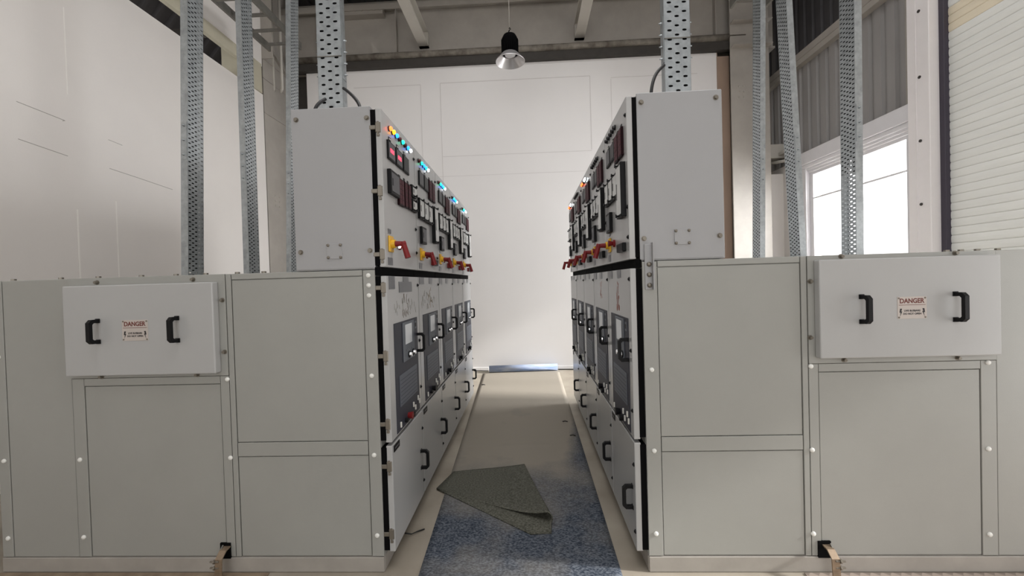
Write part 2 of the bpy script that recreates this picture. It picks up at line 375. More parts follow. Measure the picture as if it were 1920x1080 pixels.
# steel columns with rivet groups at both ends of the back wall
def column(name, x0, x1, y, rivx):  # camera-side flange with rivets
    m = MB()
    m.box(x0, x1, y, y+.025, 0, 6.8, bev=.004); m.box((x0+x1)/2-.01, (x0+x1)/2+.01, y+.025, y+.4, 0, 6.8); m.box(x0, x1, y+.4, y+.425, 0, 6.8)
    for zz in (4.95, 4.75, 2.95, 2.87, 2.79) if rivx < 0 else (4.72, 4.63, 4.54):
        for k in range(2):
            m.lathe([(.016, 0), (.014, .008), (0, .012)], (rivx+k*.075, y, zz), (0, -1, 0), 8)
    for zz in (5.35, 5.75, 6.1): m.box(x0, x1, y-.12, y, zz, zz+.012)
    return struct(m.build(name, steel_m))
m_ = MB(); m_.box(-4.45, -4.2, 6.42, 7.42, 0, 6.8)
for z in (5.30, 4.98, 4.42): m_.box(-4.205, -4.192, 6.42, 7.42, z, z+.012)
for k in range(2):
    for j in range(3): m_.lathe([(.018, 0), (.015, .008), (0, .012)], (-4.2, 6.62+k*.11, 3.12-j*.085), (1, 0, 0), 8)
m_.box(-4.2, -4.02, 6.40, 6.42, 5.28, 6.8); m_.prism([(6.42, 5.6), (6.42, 5.64), (7.1, 5.32), (7.1, 5.28)], 'x', -4.2, -4.15)
struct(m_.build('trim_6', steel_m))
column('trim_7', 3.49, 4.12, 6.95, 3.62)
m_ = MB(); m_.box(4.12, 4.52, 7.25, 7.3, 0, 3.30); struct(m_.build('wall_back_right', wall_m))
m_ = MB(); m_.box(3.33, 3.53, 7.08, 7.10, 0, 5.3); m_.box(3.33, 3.345, 7.10, 7.4, 0, 5.4); struct(m_.build('trim_8', brown_m))
m_ = MB(); m_.box(-4.14, -3.86, 7.25, 7.28, 0, 5.6); struct(m_.build('trim_9', dark_st))
# girder over the back wall: web, flanges, stiffeners
m_ = MB(); m_.box(-4.3, 4.3, 7.14, 7.17, 5.42, 6.45); m_.box(-4.3, 4.3, 7.08, 7.30, 5.40, 5.43); m_.box(-4.3, 4.3, 6.98, 7.30, 6.42, 6.46); m_.box(-4.3, 4.3, 6.98, 7.0, 6.36, 6.46)
for x in (-3.6, -2.2, 2.6, 3.3): m_.box(x, x+.012, 7.04, 7.14, 5.43, 6.42)
m_.box(-3.2, -2.4, 7.0, 7.15, 6.30, 6.42)
for k in range(7): m_.cyl((-3.1+k*.11, 6.995, 6.36), (-3.1+k*.11, 6.98, 6.36), .012, n=8)
m_.prism([(-2.60, 5.62), (-2.62, 5.80), (-2.45, 5.62)], 'y', 7.0, 7.012)
struct(m_.build('trim_10', steel_m))
m_ = MB(); m_.box(-4.1, 3.7, 7.01, 7.135, 5.375, 5.52); struct(m_.build('trim_11', dark_st))  # dark band for the shadow under the pipe, shade put into the colour
# two I-beams running to the girder
for k, (xa, xb, z) in enumerate(((-1.80, -1.63, 5.73), (.925, 1.09, 5.73))):
    m = MB(); m.box(xa, xb, -2.5, 7.14, z, z+.014); m.box((xa+xb)/2-.005, (xa+xb)/2+.005, -2.5, 7.14, z+.014, z+.24); m.box(xa, xb, -2.5, 7.14, z+.24, z+.254)
    m.box(xa, xb, 7.06, 7.14, z, z+.254)
    struct(m.build('trim_%d' % (12+k), steel_l))
m_ = MB()
for y in (1.0, 2.6, 4.2, 5.8): m_.box(-6.4, 5.5, y, y+.07, 6.60, 6.80)
struct(m_.build('trim_14', steel_m))
# neighbouring bay roof glimpsed through the slot over the left wall
m_ = MB(); corr(m_, 'y', 0, -3, 8, -1.5, 1.5, .22, .05)
o = m_.build('wall_left_outer', sheet_d); o.location = (-5.6, 0, 5.6); o.rotation_euler = (0, math.radians(38), 0); struct(o)
m_ = MB()
for y in (3.4, 4.6, 5.6): m_.box(-5.0, -4.5, y, y+.05, 5.18, 5.3)
struct(m_.build('trim_15', dark_st))

# ------------------------------------------------------------------ building services
def pipe_thing(name, pts, r, m, label, cat, group=None, n=12):
    mb = MB(); mb.tube(pts, r, n); o = mb.build(name, m, smooth=False); tag(o, label, cat, group); return o
pipe_thing('dusty_pipe', [(-4.1, 7.0, 5.55), (-1.0, 6.99, 5.553), (1.0, 7.0, 5.558), (3.75, 7.0, 5.57)], .052, rust_m,
           'rust-stained dusty pipe running along the top of the white back wall', 'pipe', n=16)
for k, x in enumerate((-4.20, -4.06)):
    pipe_thing('conduit', [(x, 6.7, 6.8), (x, 6.7, 5.6), (x, 6.7, 4.93), (x-.04, 6.72, 4.88)], .022, steel_l,
               ('thin grey conduit dropping beside the left column, outer of two', 'thin grey conduit dropping beside the left column, inner of two')[k], 'conduit', 'conduits by the left column')
# hanging high-bay lamp
lx, ly, lz = -.16, 5.6, 4.585
lamp = tag(empty('pendant_lamp', (lx, ly, lz)), 'high-bay pendant lamp with black ribbed body and silver reflector hanging over the aisle', 'lamp')
m_ = MB(); prof = [(.198, 0), (.202, .004), (.198, .012), (.165, .045), (.12, .10), (.105, .115)]
m_.lathe(prof+[(.102, .112), (.117, .096), (.16, .043), (.194, .006), (.198, 0)], (0, 0, 0), n=40); m_.build('reflector', alum, lamp)
m_ = MB(); m_.lathe([(0, .088), (.07, .088), (.075, .10), (.075, .115), (0, .118)], (0, 0, 0), n=28); m_.build('lamp_lens', lens_m, lamp)
m_ = MB(); m_.lathe([(0, .11), (.108, .11), (.108, .30), (.104, .325), (.085, .36), (.04, .385), (0, .39)], (0, 0, 0), n=28)
for k in range(24):
    a = 2*PI*k/24; m_.box(.10, .118, -.003, .003, .12, .30, T=Matrix.Rotation(a, 4, 'Z'))
m_.build('heat_sink', heat_m, lamp)
m_ = MB(); m_.tube([(0, 0, .385), (-.012, 0, .41), (0, 0, .435), (.016, 0, .45), (.008, 0, .468), (-.004, 0, .455)], .008, 8); m_.build('hook', heat_m, lamp)
m_ = MB(); m_.tube([(0, 0, .45), (.004, 0, 1.2), (0, 0, 2.22)], .005, 6); m_.build('suspension_wire', steel_m, lamp)

# ladder trays near the ceiling
def ladder(x0, x1, y0, y1, z, label):
    t = tag(empty('cable_ladder', (x0, y0, z)), label, 'cable ladder')
    for xx in (0, x1-x0):
        m = MB(); m.box(xx-.015, xx+.015, 0, y1-y0, -.05, .05); m.build('side_rail', galv_dull, t)
    y = .12
    while y < y1-y0:
        m = MB(); m.box(0, x1-x0, y, y+.04, -.045, -.02); m.build('rung', galv_dull, t); y += .30
    return t
ladder(-3.6, -3.15, 1.5, 5.68, 5.0, 'dull cable ladder hung under the ceiling beside the left wall')
ladder(2.68, 3.12, 2.0, 5.3, 5.0, 'dull cable ladder hung under the ceiling in front of the right column')

# perforated cable trays ------------------------------------------------
def perforated(mb, width, z0, z1, cols, cw, rh, slot_w, slot_h, y=0.0, x0=None, th=.0015, mi=0):
    """perforated web in the x-z plane (x centred), checkerboard slots, real holes, thin but with thickness"""
    nrow = int((z1-z0)/rh); x0 = -cols*cw/2
    V = {}
    def vert(x, z):
        k = (round(x, 5), round(z, 5))
        if k not in V: V[k] = mb.bm.verts.new((x, y, z))
        return V[k]
    faces = []
    for r in range(nrow):
        for c in range(cols):
            xa, xb = x0+c*cw, x0+(c+1)*cw; za, zb = z0+r*rh, z0+(r+1)*rh
            if (r+c) % 2 == 0:
                cx, cz = (xa+xb)/2, (za+zb)/2
                outer = [(xb, cz), (xb, zb), (cx, zb), (xa, zb), (xa, cz), (xa, za), (cx, za), (xb, za)]
                inner = []
                for k in range(8):
                    a = k*PI/4; px, pz = math.cos(a), math.sin(a)
                    sx = (slot_w/2-slot_h/2)*(1 if px > .1 else -1 if px < -.1 else 0)
                    inner.append((cx+sx+px*slot_h/2, cz+pz*slot_h/2))
                for k in range(8):
                    k2 = (k+1) % 8
                    faces.append(mb.bm.faces.new((vert(*outer[k]), vert(*outer[k2]), vert(*inner[k2]), vert(*inner[k]))))
            else:
                poly = [(xa, za), ((xa+xb)/2, za), (xb, za), (xb, (za+zb)/2), (xb, zb), ((xa+xb)/2, zb), (xa, zb), (xa, (za+zb)/2)]
                faces.append(mb.bm.faces.new([vert(*p) for p in poly]))
    # side margins
    for sgn in (-1, 1):
        xe = sgn*cols*cw/2; xo = sgn*width/2
        if abs(xo-xe) > .001:
            faces.append(mb.bm.faces.new([mb.bm.verts.new(p) for p in ((xe, y, z0), (xo, y, z0), (xo, y, z0+nrow*rh), (xe, y, z0+nrow*rh))]))
    for f in faces: f.material_index = mi
    return z0+nrow*rh
def make_tray(width, depth, z1, cols, cw, rh, sw, sh):
    """channel with its web facing local -y; flanges run to +y"""
    t = empty('cable_tray')
    m = MB(); zt = perforated(m, width, 0, z1, cols, cw, rh, sw, sh); m.build('perforated_web', galv, t, fixn=False)
    for sgn in (-1, 1):
        m = MB(); xo = sgn*width/2; m.box(xo, xo-sgn*.0018, 0, depth, 0, zt); m.box(xo, xo-sgn*.010, depth-.0018, depth, 0, zt); m.build('flange', galv, t)
    return t
def splice(t, width, z, depth, n=4, edge=True):
    for sgn in (-1, 1):
        m = MB(); xo = sgn*width/2; m.box(xo, xo+sgn*.003, .005, depth-.005, z-.13, z+.13)
        for k in range(n):
            zz = z-.10+k*.2/(n-1); m.lathe([(.007, 0), (.007, .006), (.004, .009), (.004, .016), (0, .017)], (xo+sgn*.003, depth/2, zz), (sgn, 0, 0), 6)
        m.build('splice_plate', galv, t)
    if edge: m = MB(); m.box(-width/2, width/2, -.0035, -.0015, z-.004, z+.002); m.build('joint_edge', galv_dull, t)
# three-slot wide trays over the front instrument boxes (web faces the camera)
tf = make_tray(.145, .055, 3.9, 3, .0415, .026, .025, .0130); tf.location = (-1.122, 2.33, 2.515)
splice(tf, .145, .385, .055, 4)
tag(tf, 'galvanised perforated cable tray rising from the left front instrument box', 'cable tray')
m_ = MB(); m_.box(-.078, .078, -.006, .06, 0, .03); m_.build('foot_bracket', galv_dull, tf)
bundle_front = [tf]
m_ = MB()
for k in range(6): m_.cyl((-.055+k*.022, .030, .0), (-.055+k*.022, .030, 3.8), .011, n=8)
tag(m_.build('cable_bundle', cable_m, tf), kind='stuff')
tr = copy_tree(tf); tr.location = (.878, 2.33, 2.515); tr['label'] = 'galvanised perforated cable tray rising from the right front instrument box'
for o in (tf, tr): o['group'] = 'cable trays over the front boxes'
# side trays: web faces the aisle
ts = make_tray(.135, .05, 4.9, 5, .026, .0160, .0205, .0098)
splice(ts, .135, .95, .05, 3, False)
def spots_bundle(t, width, depth, h, h0):
    m = MB(); n = int((width-.01)/.021)
    for k in range(n): m.cyl((-width/2+.016+k*.0212, depth*.55, h0+.05*(k % 3)), (-width/2+.016+k*.0212, depth*.55, h), .0105, n=8)
    tag(m.build('cable_bundle', cable_m, t), kind='stuff')
spots = [(-2.35, 2.765, 2.2, 'L', 'foremost of the three cable trays standing on the left row'),
         (-2.35, 3.38, .4, 'L', 'middle of the three cable trays standing on the left row'),
         (-2.35, 3.98, 2.0, 'L', 'rearmost of the three cable trays on the left row, partly behind the instrument box'),
         (2.3, 2.985, .4, 'R', 'foremost of the three cable trays on the right row, in front of the window'),
         (2.3, 3.56, -2.1, 'R', 'middle of the three cable trays on the right row, bright-edged, by the window jamb'),
         (2.3, 4.16, 1.2, 'R', 'rearmost of the three cable trays on the right row, in front of the steel column')]
for k, (x, y, tilt, side, lab) in enumerate(spots):
    t = ts if k == 0 else copy_tree(ts)
    t.location = (x, y, 1.642); t['label'] = lab; t['category'] = 'cable tray'; t['group'] = 'perforated cable trays on the cabinet tops'
    # L: web plane X=const facing +X, flanges run to -X
    rz = PI/2 if side == 'L' else -PI/2
    t.rotation_mode = 'XYZ'
    t.matrix_world = Matrix.Translation((x, y, 1.642)) @ Matrix.Rotation(math.radians(tilt), 4, 'Y') @ Matrix.Rotation(rz, 4, 'Z')

for o in [o for o in C.objects if o.get('group') == 'perforated cable trays on the cabinet tops']:
    spots_bundle(o, .135, .05, 4.7, .62 if 'in front of the window' in o['label'] else .01)

# cables out of the instrument boxes
def cable(pts, r, label):
    # smooth the polyline
    P = [Vector(p) for p in pts]
    for _ in range(2):
        Q = [P[0]]
        for a, b in zip(P, P[1:]): Q += [a*.75+b*.25, a*.25+b*.75]
        Q.append(P[-1]); P = Q
    t = tag(empty('power_cable', pts[0]), label, 'cable', 'black cables above the instrument boxes')
    m = MB(); m.tube([p-Vector(pts[0]) for p in P], r, 8); m.build('cable_sheath', cable_m, t)
    m = MB(); m.cyl((0, 0, 0), (0, 0, .022), .016, n=12); m.cyl((0, 0, .008), (0, 0, .016), .020, n=6); m.build('cable_gland', white_bolt, t)
cable([(-.905, 2.22, 2.515), (-.905, 2.22, 2.545), (-.925, 2.24, 2.585), (-.965, 2.27, 2.635), (-1.01, 2.30, 2.68), (-1.045, 2.33, 2.71)], .009, 'black cable arching from box top to the right side of the left front tray')
cable([(-1.165, 2.22, 2.515), (-1.165, 2.22, 2.545), (-1.15, 2.24, 2.59), (-1.13, 2.28, 2.63)], .009, 'short black cable arching into the left side of the left front tray')
cable([(.700, 2.25, 2.515), (.700, 2.25, 2.56), (.715, 2.26, 2.63), (.745, 2.28, 2.69), (.795, 2.31, 2.74)], .009, 'black cable arching from box top into the right front tray')

# ------------------------------------------------------------------ switchgear panel prototype
# local frame: x = viewer's right along the door, y = into the cabinet, z = up; door face at y=0
W = .63
def cdome(mb, x, y, z, r=.011, h=.006, axis=(0, -1, 0), mi=0, n=12):
    return mb.lathe([(r, 0), (r, h*.3), (r*.8, h*.8), (r*.4, h), (0, h*1.05)], (x, y, z), axis, n, mi)
def bridge_handle_mb(mb, x, y, z0, z1, out=.05, wd=.02, th=.016):
    """C handle, feet at (x, y, z0) and z1, grip standing off towards -y"""
    ch = .016
    outer = [(y, z0), (y-out+ch, z0), (y-out, z0+ch), (y-out, z1-ch), (y-out+ch, z1), (y, z1)]
    inner = [(y, z1-th), (y-out+th+ch*.5, z1-th), (y-out+th, z1-th-ch*.5), (y-out+th, z0+th+ch*.5), (y-out+th+ch*.5, z0+th), (y, z0+th)]
    n = 6
    A = [mb.bm.verts.new((x-wd/2, p[0], p[1])) for p in outer]; B = [mb.bm.verts.new((x+wd/2, p[0], p[1])) for p in outer]
    I = inner[::-1]
    A2 = [mb.bm.verts.new((x-wd/2, p[0], p[1])) for p in I]; B2 = [mb.bm.verts.new((x+wd/2, p[0], p[1])) for p in I]
    for k in range(n-1):
        for q in ((A[k], A[k+1], A2[k+1], A2[k]), (B[k], B[k+1], B2[k+1], B2[k]), (A[k], A[k+1], B[k+1], B[k]), (A2[k], A2[k+1], B2[k+1], B2[k])):
            mb.bm.faces.new(q)
    for k in (0, n-1): mb.bm.faces.new((A[k], B[k], B2[k], A2[k]))
    for zz in (z0, z1): mb.box(x-wd*.7, x+wd*.7, y-.004, y+.0005, zz-.004 if zz == z0 else zz-.02, zz+.02 if zz == z0 else zz+.004, bev=.002)
    return mb
def hinge_mb(z):
    m = MB(); m.box(.0005, .012, .004, .032, z-.028, z+.028, bev=.003); m.box(.001, .012, .030, .066, z-.012, z+.012, bev=.003)
    m.cyl((.0065, .020, z-.040), (.0065, .020, z+.032), .006, n=10); m.box(.0005, .010, .010, .026, z-.048, z-.034, bev=.002)
    return m
def lockscrew(parent, x, z, name='quarter_turn_lock'):
    m = MB(); m.cyl((x, .001, z), (x, -.004, z), .011, n=14); m.cyl((x, -.004, z), (x, -.009, z), .006, n=8); m.build(name, black, parent)

def make_panel(first=False):
    root = empty('switchgear_panel')
    m = MB(); m.box(.010, W-.010, .060, 2.235, .082, 1.64, bev=.003); m.build('body', paint, root)
    m = MB(); m.box(0, W, .058, 2.24, 0, .083, bev=.004); m.build('plinth', plinth_m, root)
    m = MB(); m.box(.002, W-.002, .058, .49, 1.642, 2.515, bev=.003); m.build('instrument_box', paint_box, root)
    m = MB()
    for z0, z1 in ((1.662, 2.495), (.712, 1.602), (.112, .672)): m.box(.0045, W-.0045, .030, .063, z0, z1)
    m.build('door_gasket', gasket, root)
    m = MB(); m.box(.003, W-.003, .028, .060, 1.607, 1.652); m.build('dark_gap_strip', gasket, root)
    # ---- instrument door
    idoor = None
    m = MB(); m.box(.006, W-.006, 0, .034, 1.652, 2.502, bev=.004, seg=2); idoor = m.build('instrument_door', paint_lit, root)
    zl = 2.437
    lamps = (.126, .18, .238, .293, .35, .403, .458, .513) if first else (.10, .165, .23, .29, .35)
    for x in lamps:
        m = MB(); m.cyl((x, 0, zl), (x, -.006, zl), .0155, n=16); m.lathe([(.0125, .006), (.0125, .014), (.009, .019), (0, .021)], (x, 0, zl), (0, -1, 0), 14, 1)
        m.build('indicator_lamp', [black, lampm['off']], idoor)
    def meter(x0, x1, z0, z1, face, digits=False, name='panel_meter'):
        m = MB(); m.box(x0, x1, -.010, .001, z0, z1, 0, bev=.003); m.box(x0+.009, x1-.009, -.0115, -.009, z0+.010, z1-.010, 1)
        if digits:
            cx = (x0+x1)/2; cz = (z0+z1)/2
            for k in range(4): m.box(cx-.030+k*.016, cx-.019+k*.016, -.0125, -.0112, cz-.010, cz+.012, 2)
        m.build(name, [black, face, red_led], idoor)
        m = MB(); xm = (x0+x1)/2-.01; m.box(xm-.018, xm+.018, -.003, .001, z1+.006, z1+.026, 0); m.box(xm-.012, xm+.012, -.0038, -.0028, z1+.013, z1+.019, 1); m.build('meter_label', [black, whitep], idoor)
    def annun(x0, x1, z0, z1):
        m = MB(); m.box(x0, x1, -.014, .001, z0, z1, 0, bev=.003); n = 5; h = (z1-z0-.016)/n
        for k in range(n):
            for c in range(2):
                xa = x0+.008+c*((x1-x0)/2-.006); m.box(xa, xa+(x1-x0)/2-.012, -.0152, -.0135, z0+.010+k*h, z0+.006+(k+1)*h, 1)
        m.build('annunciator', [maroon, maroon_l], idoor)
        m = MB(); xm = (x0+x1)/2; m.box(xm-.018, xm+.012, -.003, .001, z1+.006, z1+.022); m.build('meter_label', black, idoor)
    def relay(x0, x1, z0, z1, out, name='relay_case', face=light_face, knobs=True):
        m = MB(); m.box(x0, x1, -out, .001, z0, z1, 0, bev=.003); m.box(x0+.012, x1-.008, -out-.0015, -out+.001, z0+.016, z1-.016, 1)
        m.box(x0+.02, x0+.034, -out-.0022, -out, z0+.35*(z1-z0), z0+.65*(z1-z0), 0)
        if knobs:
            for zz in (z0+.010, z1-.010):
                xm = (x0+x1)/2
                m.cyl((xm, -out, zz), (xm, -out-.014, zz), .0045, n=8, mi=0); m.cyl((xm, -out-.012, zz), (xm, -out-.018, zz), .0095, n=10, mi=0)
        m.build(name, [black, face], idoor)
    if first:
        meter(.078, .197, 2.257, 2.362, meter_face, True, 'digital_meter'); meter(.214, .332, 2.260, 2.364, meter_face, True, 'digital_meter'); meter(.348, .470, 2.262, 2.366, meter_dark)
        relay(.070, .222, 2.062, 2.198, .022, 'relay_case', meter_face, False)
        annun(.235, .335, 2.030, 2.195); annun(.350, .412, 2.036, 2.198); annun(.424, .486, 2.040, 2.200)
        relay(.500, .605, 2.135, 2.215, .018, 'test_block'); relay(.500, .605, 2.040, 2.122, .018, 'test_block')
    else:
        meter(.085, .208, 2.263, 2.367, meter_face); meter(.222, .345, 2.263, 2.367, meter_dark)
        annun(.360, .455, 2.218, 2.372); annun(.465, .555, 2.218, 2.374)
        for k in range(3): relay(.045+k*.130, .165+k*.130, 2.020, 2.165, .018, 'test_block')
        relay(.455, .580, 1.885, 2.178, .028, 'protection_relay')
        relay(.082, .205, 1.845, 1.968, .020, 'small_relay', meter_face, False)
    # selector switch with red pistol grip on a yellow plate
    sx, sz = (.085, 1.782) if first else (.105, 1.768)
    m = MB(); m.box(sx-.035, sx+.035, -.010, .001, sz-.045, sz+.045, 0, bev=.004); m.cyl((sx, -.010, sz), (sx, -.030, sz), .024, n=18, mi=0); m.cyl((sx, -.028, sz), (sx, -.080, sz), .016, .013, n=16, mi=1)
    m.cyl((sx, -.072, sz+.010), (sx, -.098, sz-.080), .015, .0165, n=12, mi=1); m.lathe([(.016, 0), (.0155, .008), (0, .014)], (sx, -.078, sz), (0, -1, 0), 14, 1)
    m.build('pistol_grip_switch', [yellow, redp], idoor)
    m = MB(); m.box(sx-.030, sx+.015, -.003, .001, sz+.058, sz+.082); m.build('switch_label', plate_m, idoor)
    m = MB(); kx = sx+.15; m.cyl((kx, 0, sz), (kx, -.012, sz), .022, n=16); m.cyl((kx, -.01, sz), (kx, -.04, sz), .010, .020, n=16); m.build('red_selector_knob', redp, idoor)
    if first:
        m = MB(); m.cyl((sx+.13, 0, sz), (sx+.13, -.008, sz), .018, n=16); m.lathe([(.013, .006), (.013, .014), (0, .020)], (sx+.13, 0, sz), (0, -1, 0), 14, 1); m.build('push_button', [chrome, lampm['white']], idoor)
    else:
        m = MB(); m.box(.40, .555, -.022, .001, 1.700, 1.748, bev=.004); m.box(.395, .404, -.020, .001, 1.704, 1.744, mi=1); m.build('terminal_box', [black, redp], idoor)
    m = MB(); m.box(.04, .115, -.002, .001, 1.664, 1.706); m.build('nameplate', plate_m, idoor)
    for z in (2.40, 2.06, 1.72): hinge_mb(z).build('hinge', zinc, idoor)
    for z in (2.41, 1.93, 1.77): lockscrew(idoor, W-.022, z)
    # ---- circuit breaker door
    m = MB(); m.box(.006, W-.006, 0, .034, .700, 1.604, bev=.004, seg=2); cb = m.build('circuit_breaker_door', paint_lit, root)
    m = MB(); m.box(.093, .560, -.0035, .001, .712, 1.335, bev=.001); m.build('breaker_fascia', fascia_m, cb)
    m = MB(); m.box(.235, .47, -.008, -.003, 1.088, 1.325, 0, bev=.003)
    m.box(.278, .415, -.0095, -.0075, 1.190, 1.310, 1, bev=.0008)
    for k in range(4): m.box(.29+k*.035, .302+k*.035, -.0095, -.0075, 1.150, 1.158, 2)
    m.build('display_unit', [bezel_m, screen_m, plate_m], cb)
    for x in (.343, .427):
        m = MB(); m.cyl((x, -.007, 1.120), (x, -.014, 1.120), .021, n=18, mi=0); m.cyl((x, -.013, 1.120), (x, -.026, 1.120), .015, .013, n=16, mi=1); m.build('control_knob', [black, chrome], cb)
    m = MB(); m.box(.153, .51, -.0065, -.003, .845, 1.027, 0, bev=.003)
    for k in range(7): m.box(.165, .498, -.0072, -.0062, .860+k*.0225, .8625+k*.0225, 1)
    m.build('mimic_plate', [grille_m, fascia_m], cb)
    m = MB(); m.box(.49, .535, -.005, -.003, 1.262, 1.312, 0); m.box(.500, .525, -.006, -.0045, 1.275, 1.300, 1); m.build('rating_label', [bezel_m, ink], cb)
    for k, (x, z) in enumerate(((.505, .800), (.535, .770), (.40, .786), (.14, .748), (.44, .757))):
        m = MB(); m.box(x, x+.012, -.012, -.003, z-.016, z+.016, bev=.002); m.build('toggle_lever', whitep, cb)
    m = MB(); m.cyl((.30, -.003, .752), (.30, -.032, .752), .018, .022, n=14); m.build('trip_knob', redp if first else black, cb)
    m = MB(); m.cyl((.24, -.003, .742), (.24, -.02, .742), .014, n=12); m.build('close_knob', black, cb)
    m = MB(); m.cyl((.37, -.003, .735), (.37, -.024, .735), .017, n=14); m.build('racking_socket', black, cb)
    m = MB(); bridge_handle_mb(m, .548, 0, 1.100, 1.228, out=.058, wd=.022, th=.017); m.build('door_handle', black, cb)
    if first:
        m = MB(); m.box(.040, .134, -.0025, .001, 1.530, 1.602); m.build('nameplate', plate_m, cb)
        m = MB(); m.box(.208, .469, -.0025, .001, 1.508, 1.572); m.box(.288, .40, -.0025, .001, 1.572, 1.602); m.build('nameplate', plate_m, cb)
    else:
        m = MB(); m.box(.030, .150, -.0025, .001, 1.553, 1.602); m.build('nameplate', plate_m, cb)
        m = MB(); m.box(.300, .400, -.0025, .001, 1.556, 1.602); m.build('nameplate', plate_m, cb)
    for z in (1.54, 1.17, .80): hinge_mb(z).build('hinge', zinc, cb)
    for z in (1.548, 1.168, .848): lockscrew(cb, W-.022, z)
    # ---- lower door
    m = MB(); m.box(.006, W-.006, 0, .034, .104, .682, bev=.004, seg=2); ld = m.build('cable_compartment_door', paint_lit, root)
    m = MB(); m.box(.030, .125, -.003, .001, .636, .672); m.box(.045, .110, -.0036, -.0028, .650, .658, 1); m.build('nameplate', [black, plate_m], ld)
    m = MB(); bridge_handle_mb(m, .560, 0, .300, .430, out=.055, wd=.022, th=.017); m.build('door_handle', black, ld)
    for z in (.57, .20): hinge_mb(z).build('hinge', zinc, ld)
    for z in (.56, .20): lockscrew(ld, W-.022, z)
    return root
def mark(cbdoor, strokes, m, wd=.006):
    mb = MB()
    for (xa, za), (xb, zb) in strokes:
        d = Vector((xb-xa, zb-za)); nn = Vector((-d.y, d.x)).normalized()*wd/2
        mb.prism([(xa+nn.x, za+nn.y), (xb+nn.x, zb+nn.y), (xb-nn.x, zb-nn.y), (xa-nn.x, za-nn.y)], 'y', -.0008, .0005)
    return tag(mb.build('powder_mark', m, cbdoor), kind='stuff')
def child(o, name):
    for c in o.children:
        if c.name.split('.')[0] == name: return c

YL0, YR0, WR, DL, DR = 2.135, 2.135, .590, -.762, .535
pf = make_panel(True); pp = make_panel(False)
left = [pf, pp]+[copy_tree(pp) for _ in range(3)]
right = [copy_tree(pp) for _ in range(5)]
for k, p in enumerate(left):
    p.location = (DL, YL0+k*W, 0); p.rotation_euler = (0, 0, PI/2)
for k, p in enumerate(right):
    p.location = (DR, YR0+(k+1)*WR, 0); p.rotation_euler = (0, 0, -PI/2); p.scale = (WR/W, 1, 1)
LAB_L = ['foremost switchgear panel of the left row, whole side in view, two red digital readouts',
         'second switchgear panel from the front in the left row, dried streaks above its breaker fascia',
         'third switchgear panel from the front in the left row, green and blue lamps lit',
         'fourth switchgear panel from the front in the left row, blue and white lamps lit',
         'last switchgear panel of the left row, nearest the white back wall']
LAB_R = ['foremost switchgear panel of the right row, whole side in view, red powder mark',
         'second switchgear panel from the front in the right row, all lamps dark',
         'middle switchgear panel of the right row, red and white lamps lit',
         'fourth switchgear panel from the front in the right row, just before the last one',
         'last switchgear panel of the right row, nearest the back wall, red lamp lit']
for ps, lb, gr in ((left, LAB_L, 'switchgear panels of the left row'), (right, LAB_R, 'switchgear panels of the right row')):
    for p, l in zip(ps, lb): tag(p, l, 'switchgear panel', gr)
LIT = {('L', 0): ['red', 'orange', 'blue', 'off', 'green', 'off', 'blue', 'white'], ('L', 1): ['off', 'green', 'blue', 'cyan', 'white'],
       ('L', 2): ['off', 'green', 'blue', 'cyan', 'white'], ('L', 3): ['dark', 'cyan', 'blue', 'cyan', 'white'], ('L', 4): ['dark', 'green', 'cyan', 'white', 'white'],
       ('R', 0): ['dark']*5, ('R', 1): ['dark']*5, ('R', 2): ['red', 'red', 'dark', 'white', 'white'], ('R', 3): ['dark']*5, ('R', 4): ['red', 'red', 'dark', 'white', 'white']}
for sd, ps in (('L', left), ('R', right)):
    for k, p in enumerate(ps):
        d = child(p, 'instrument_door'); ls = [c for c in d.children if c.name.split('.')[0] == 'indicator_lamp']
        ls.sort(key=lambda o: sum(v.co.x for v in o.data.vertices)/len(o.data.vertices))
        cols = LIT[(sd, k)]
        for o, cname in zip(ls, cols):
            o.material_slots[1].link = 'OBJECT'; o.material_slots[1].material = lampm[cname]
            if cname not in ('off', 'dark'): o['label'] = cname+' indicator lamp, lit'
random.seed(3)
def strokes(cx, cz, wd, ht, n):
    out = []
    for _ in range(n):
        x = cx+random.uniform(-wd/2, wd/2); z = cz+random.uniform(-ht/2, ht/2); out.append(((x, z), (x+random.uniform(-.015, .02), z-random.uniform(.015, .04))))
    return out
def smears(p, cx, cz, m, seedn, wd=.10, ht=.13, n=11):
    random.seed(seedn); mark(child(p, 'circuit_breaker_door'), strokes(cx, cz, wd, ht, n), m)
smears(left[0], .33, 1.44, ink if False else mat('dark_powder_mark', s(120, 112, 104), .9), 5, .13, .13, 15); smears(left[0], .33, 1.43, smear2, 6, .42, .10, 26)
smears(left[1], .33, 1.46, mat('tan_powder_mark', s(160, 145, 125), .9), 7, .16, .15, 18); smears(left[1], .28, 1.45, smear2, 8, .42, .12, 24)
smears(right[0], .31, 1.46, smear, 9, .09, .15, 22); smears(right[1], .33, 1.49, smear, 10, .07, .10, 10)

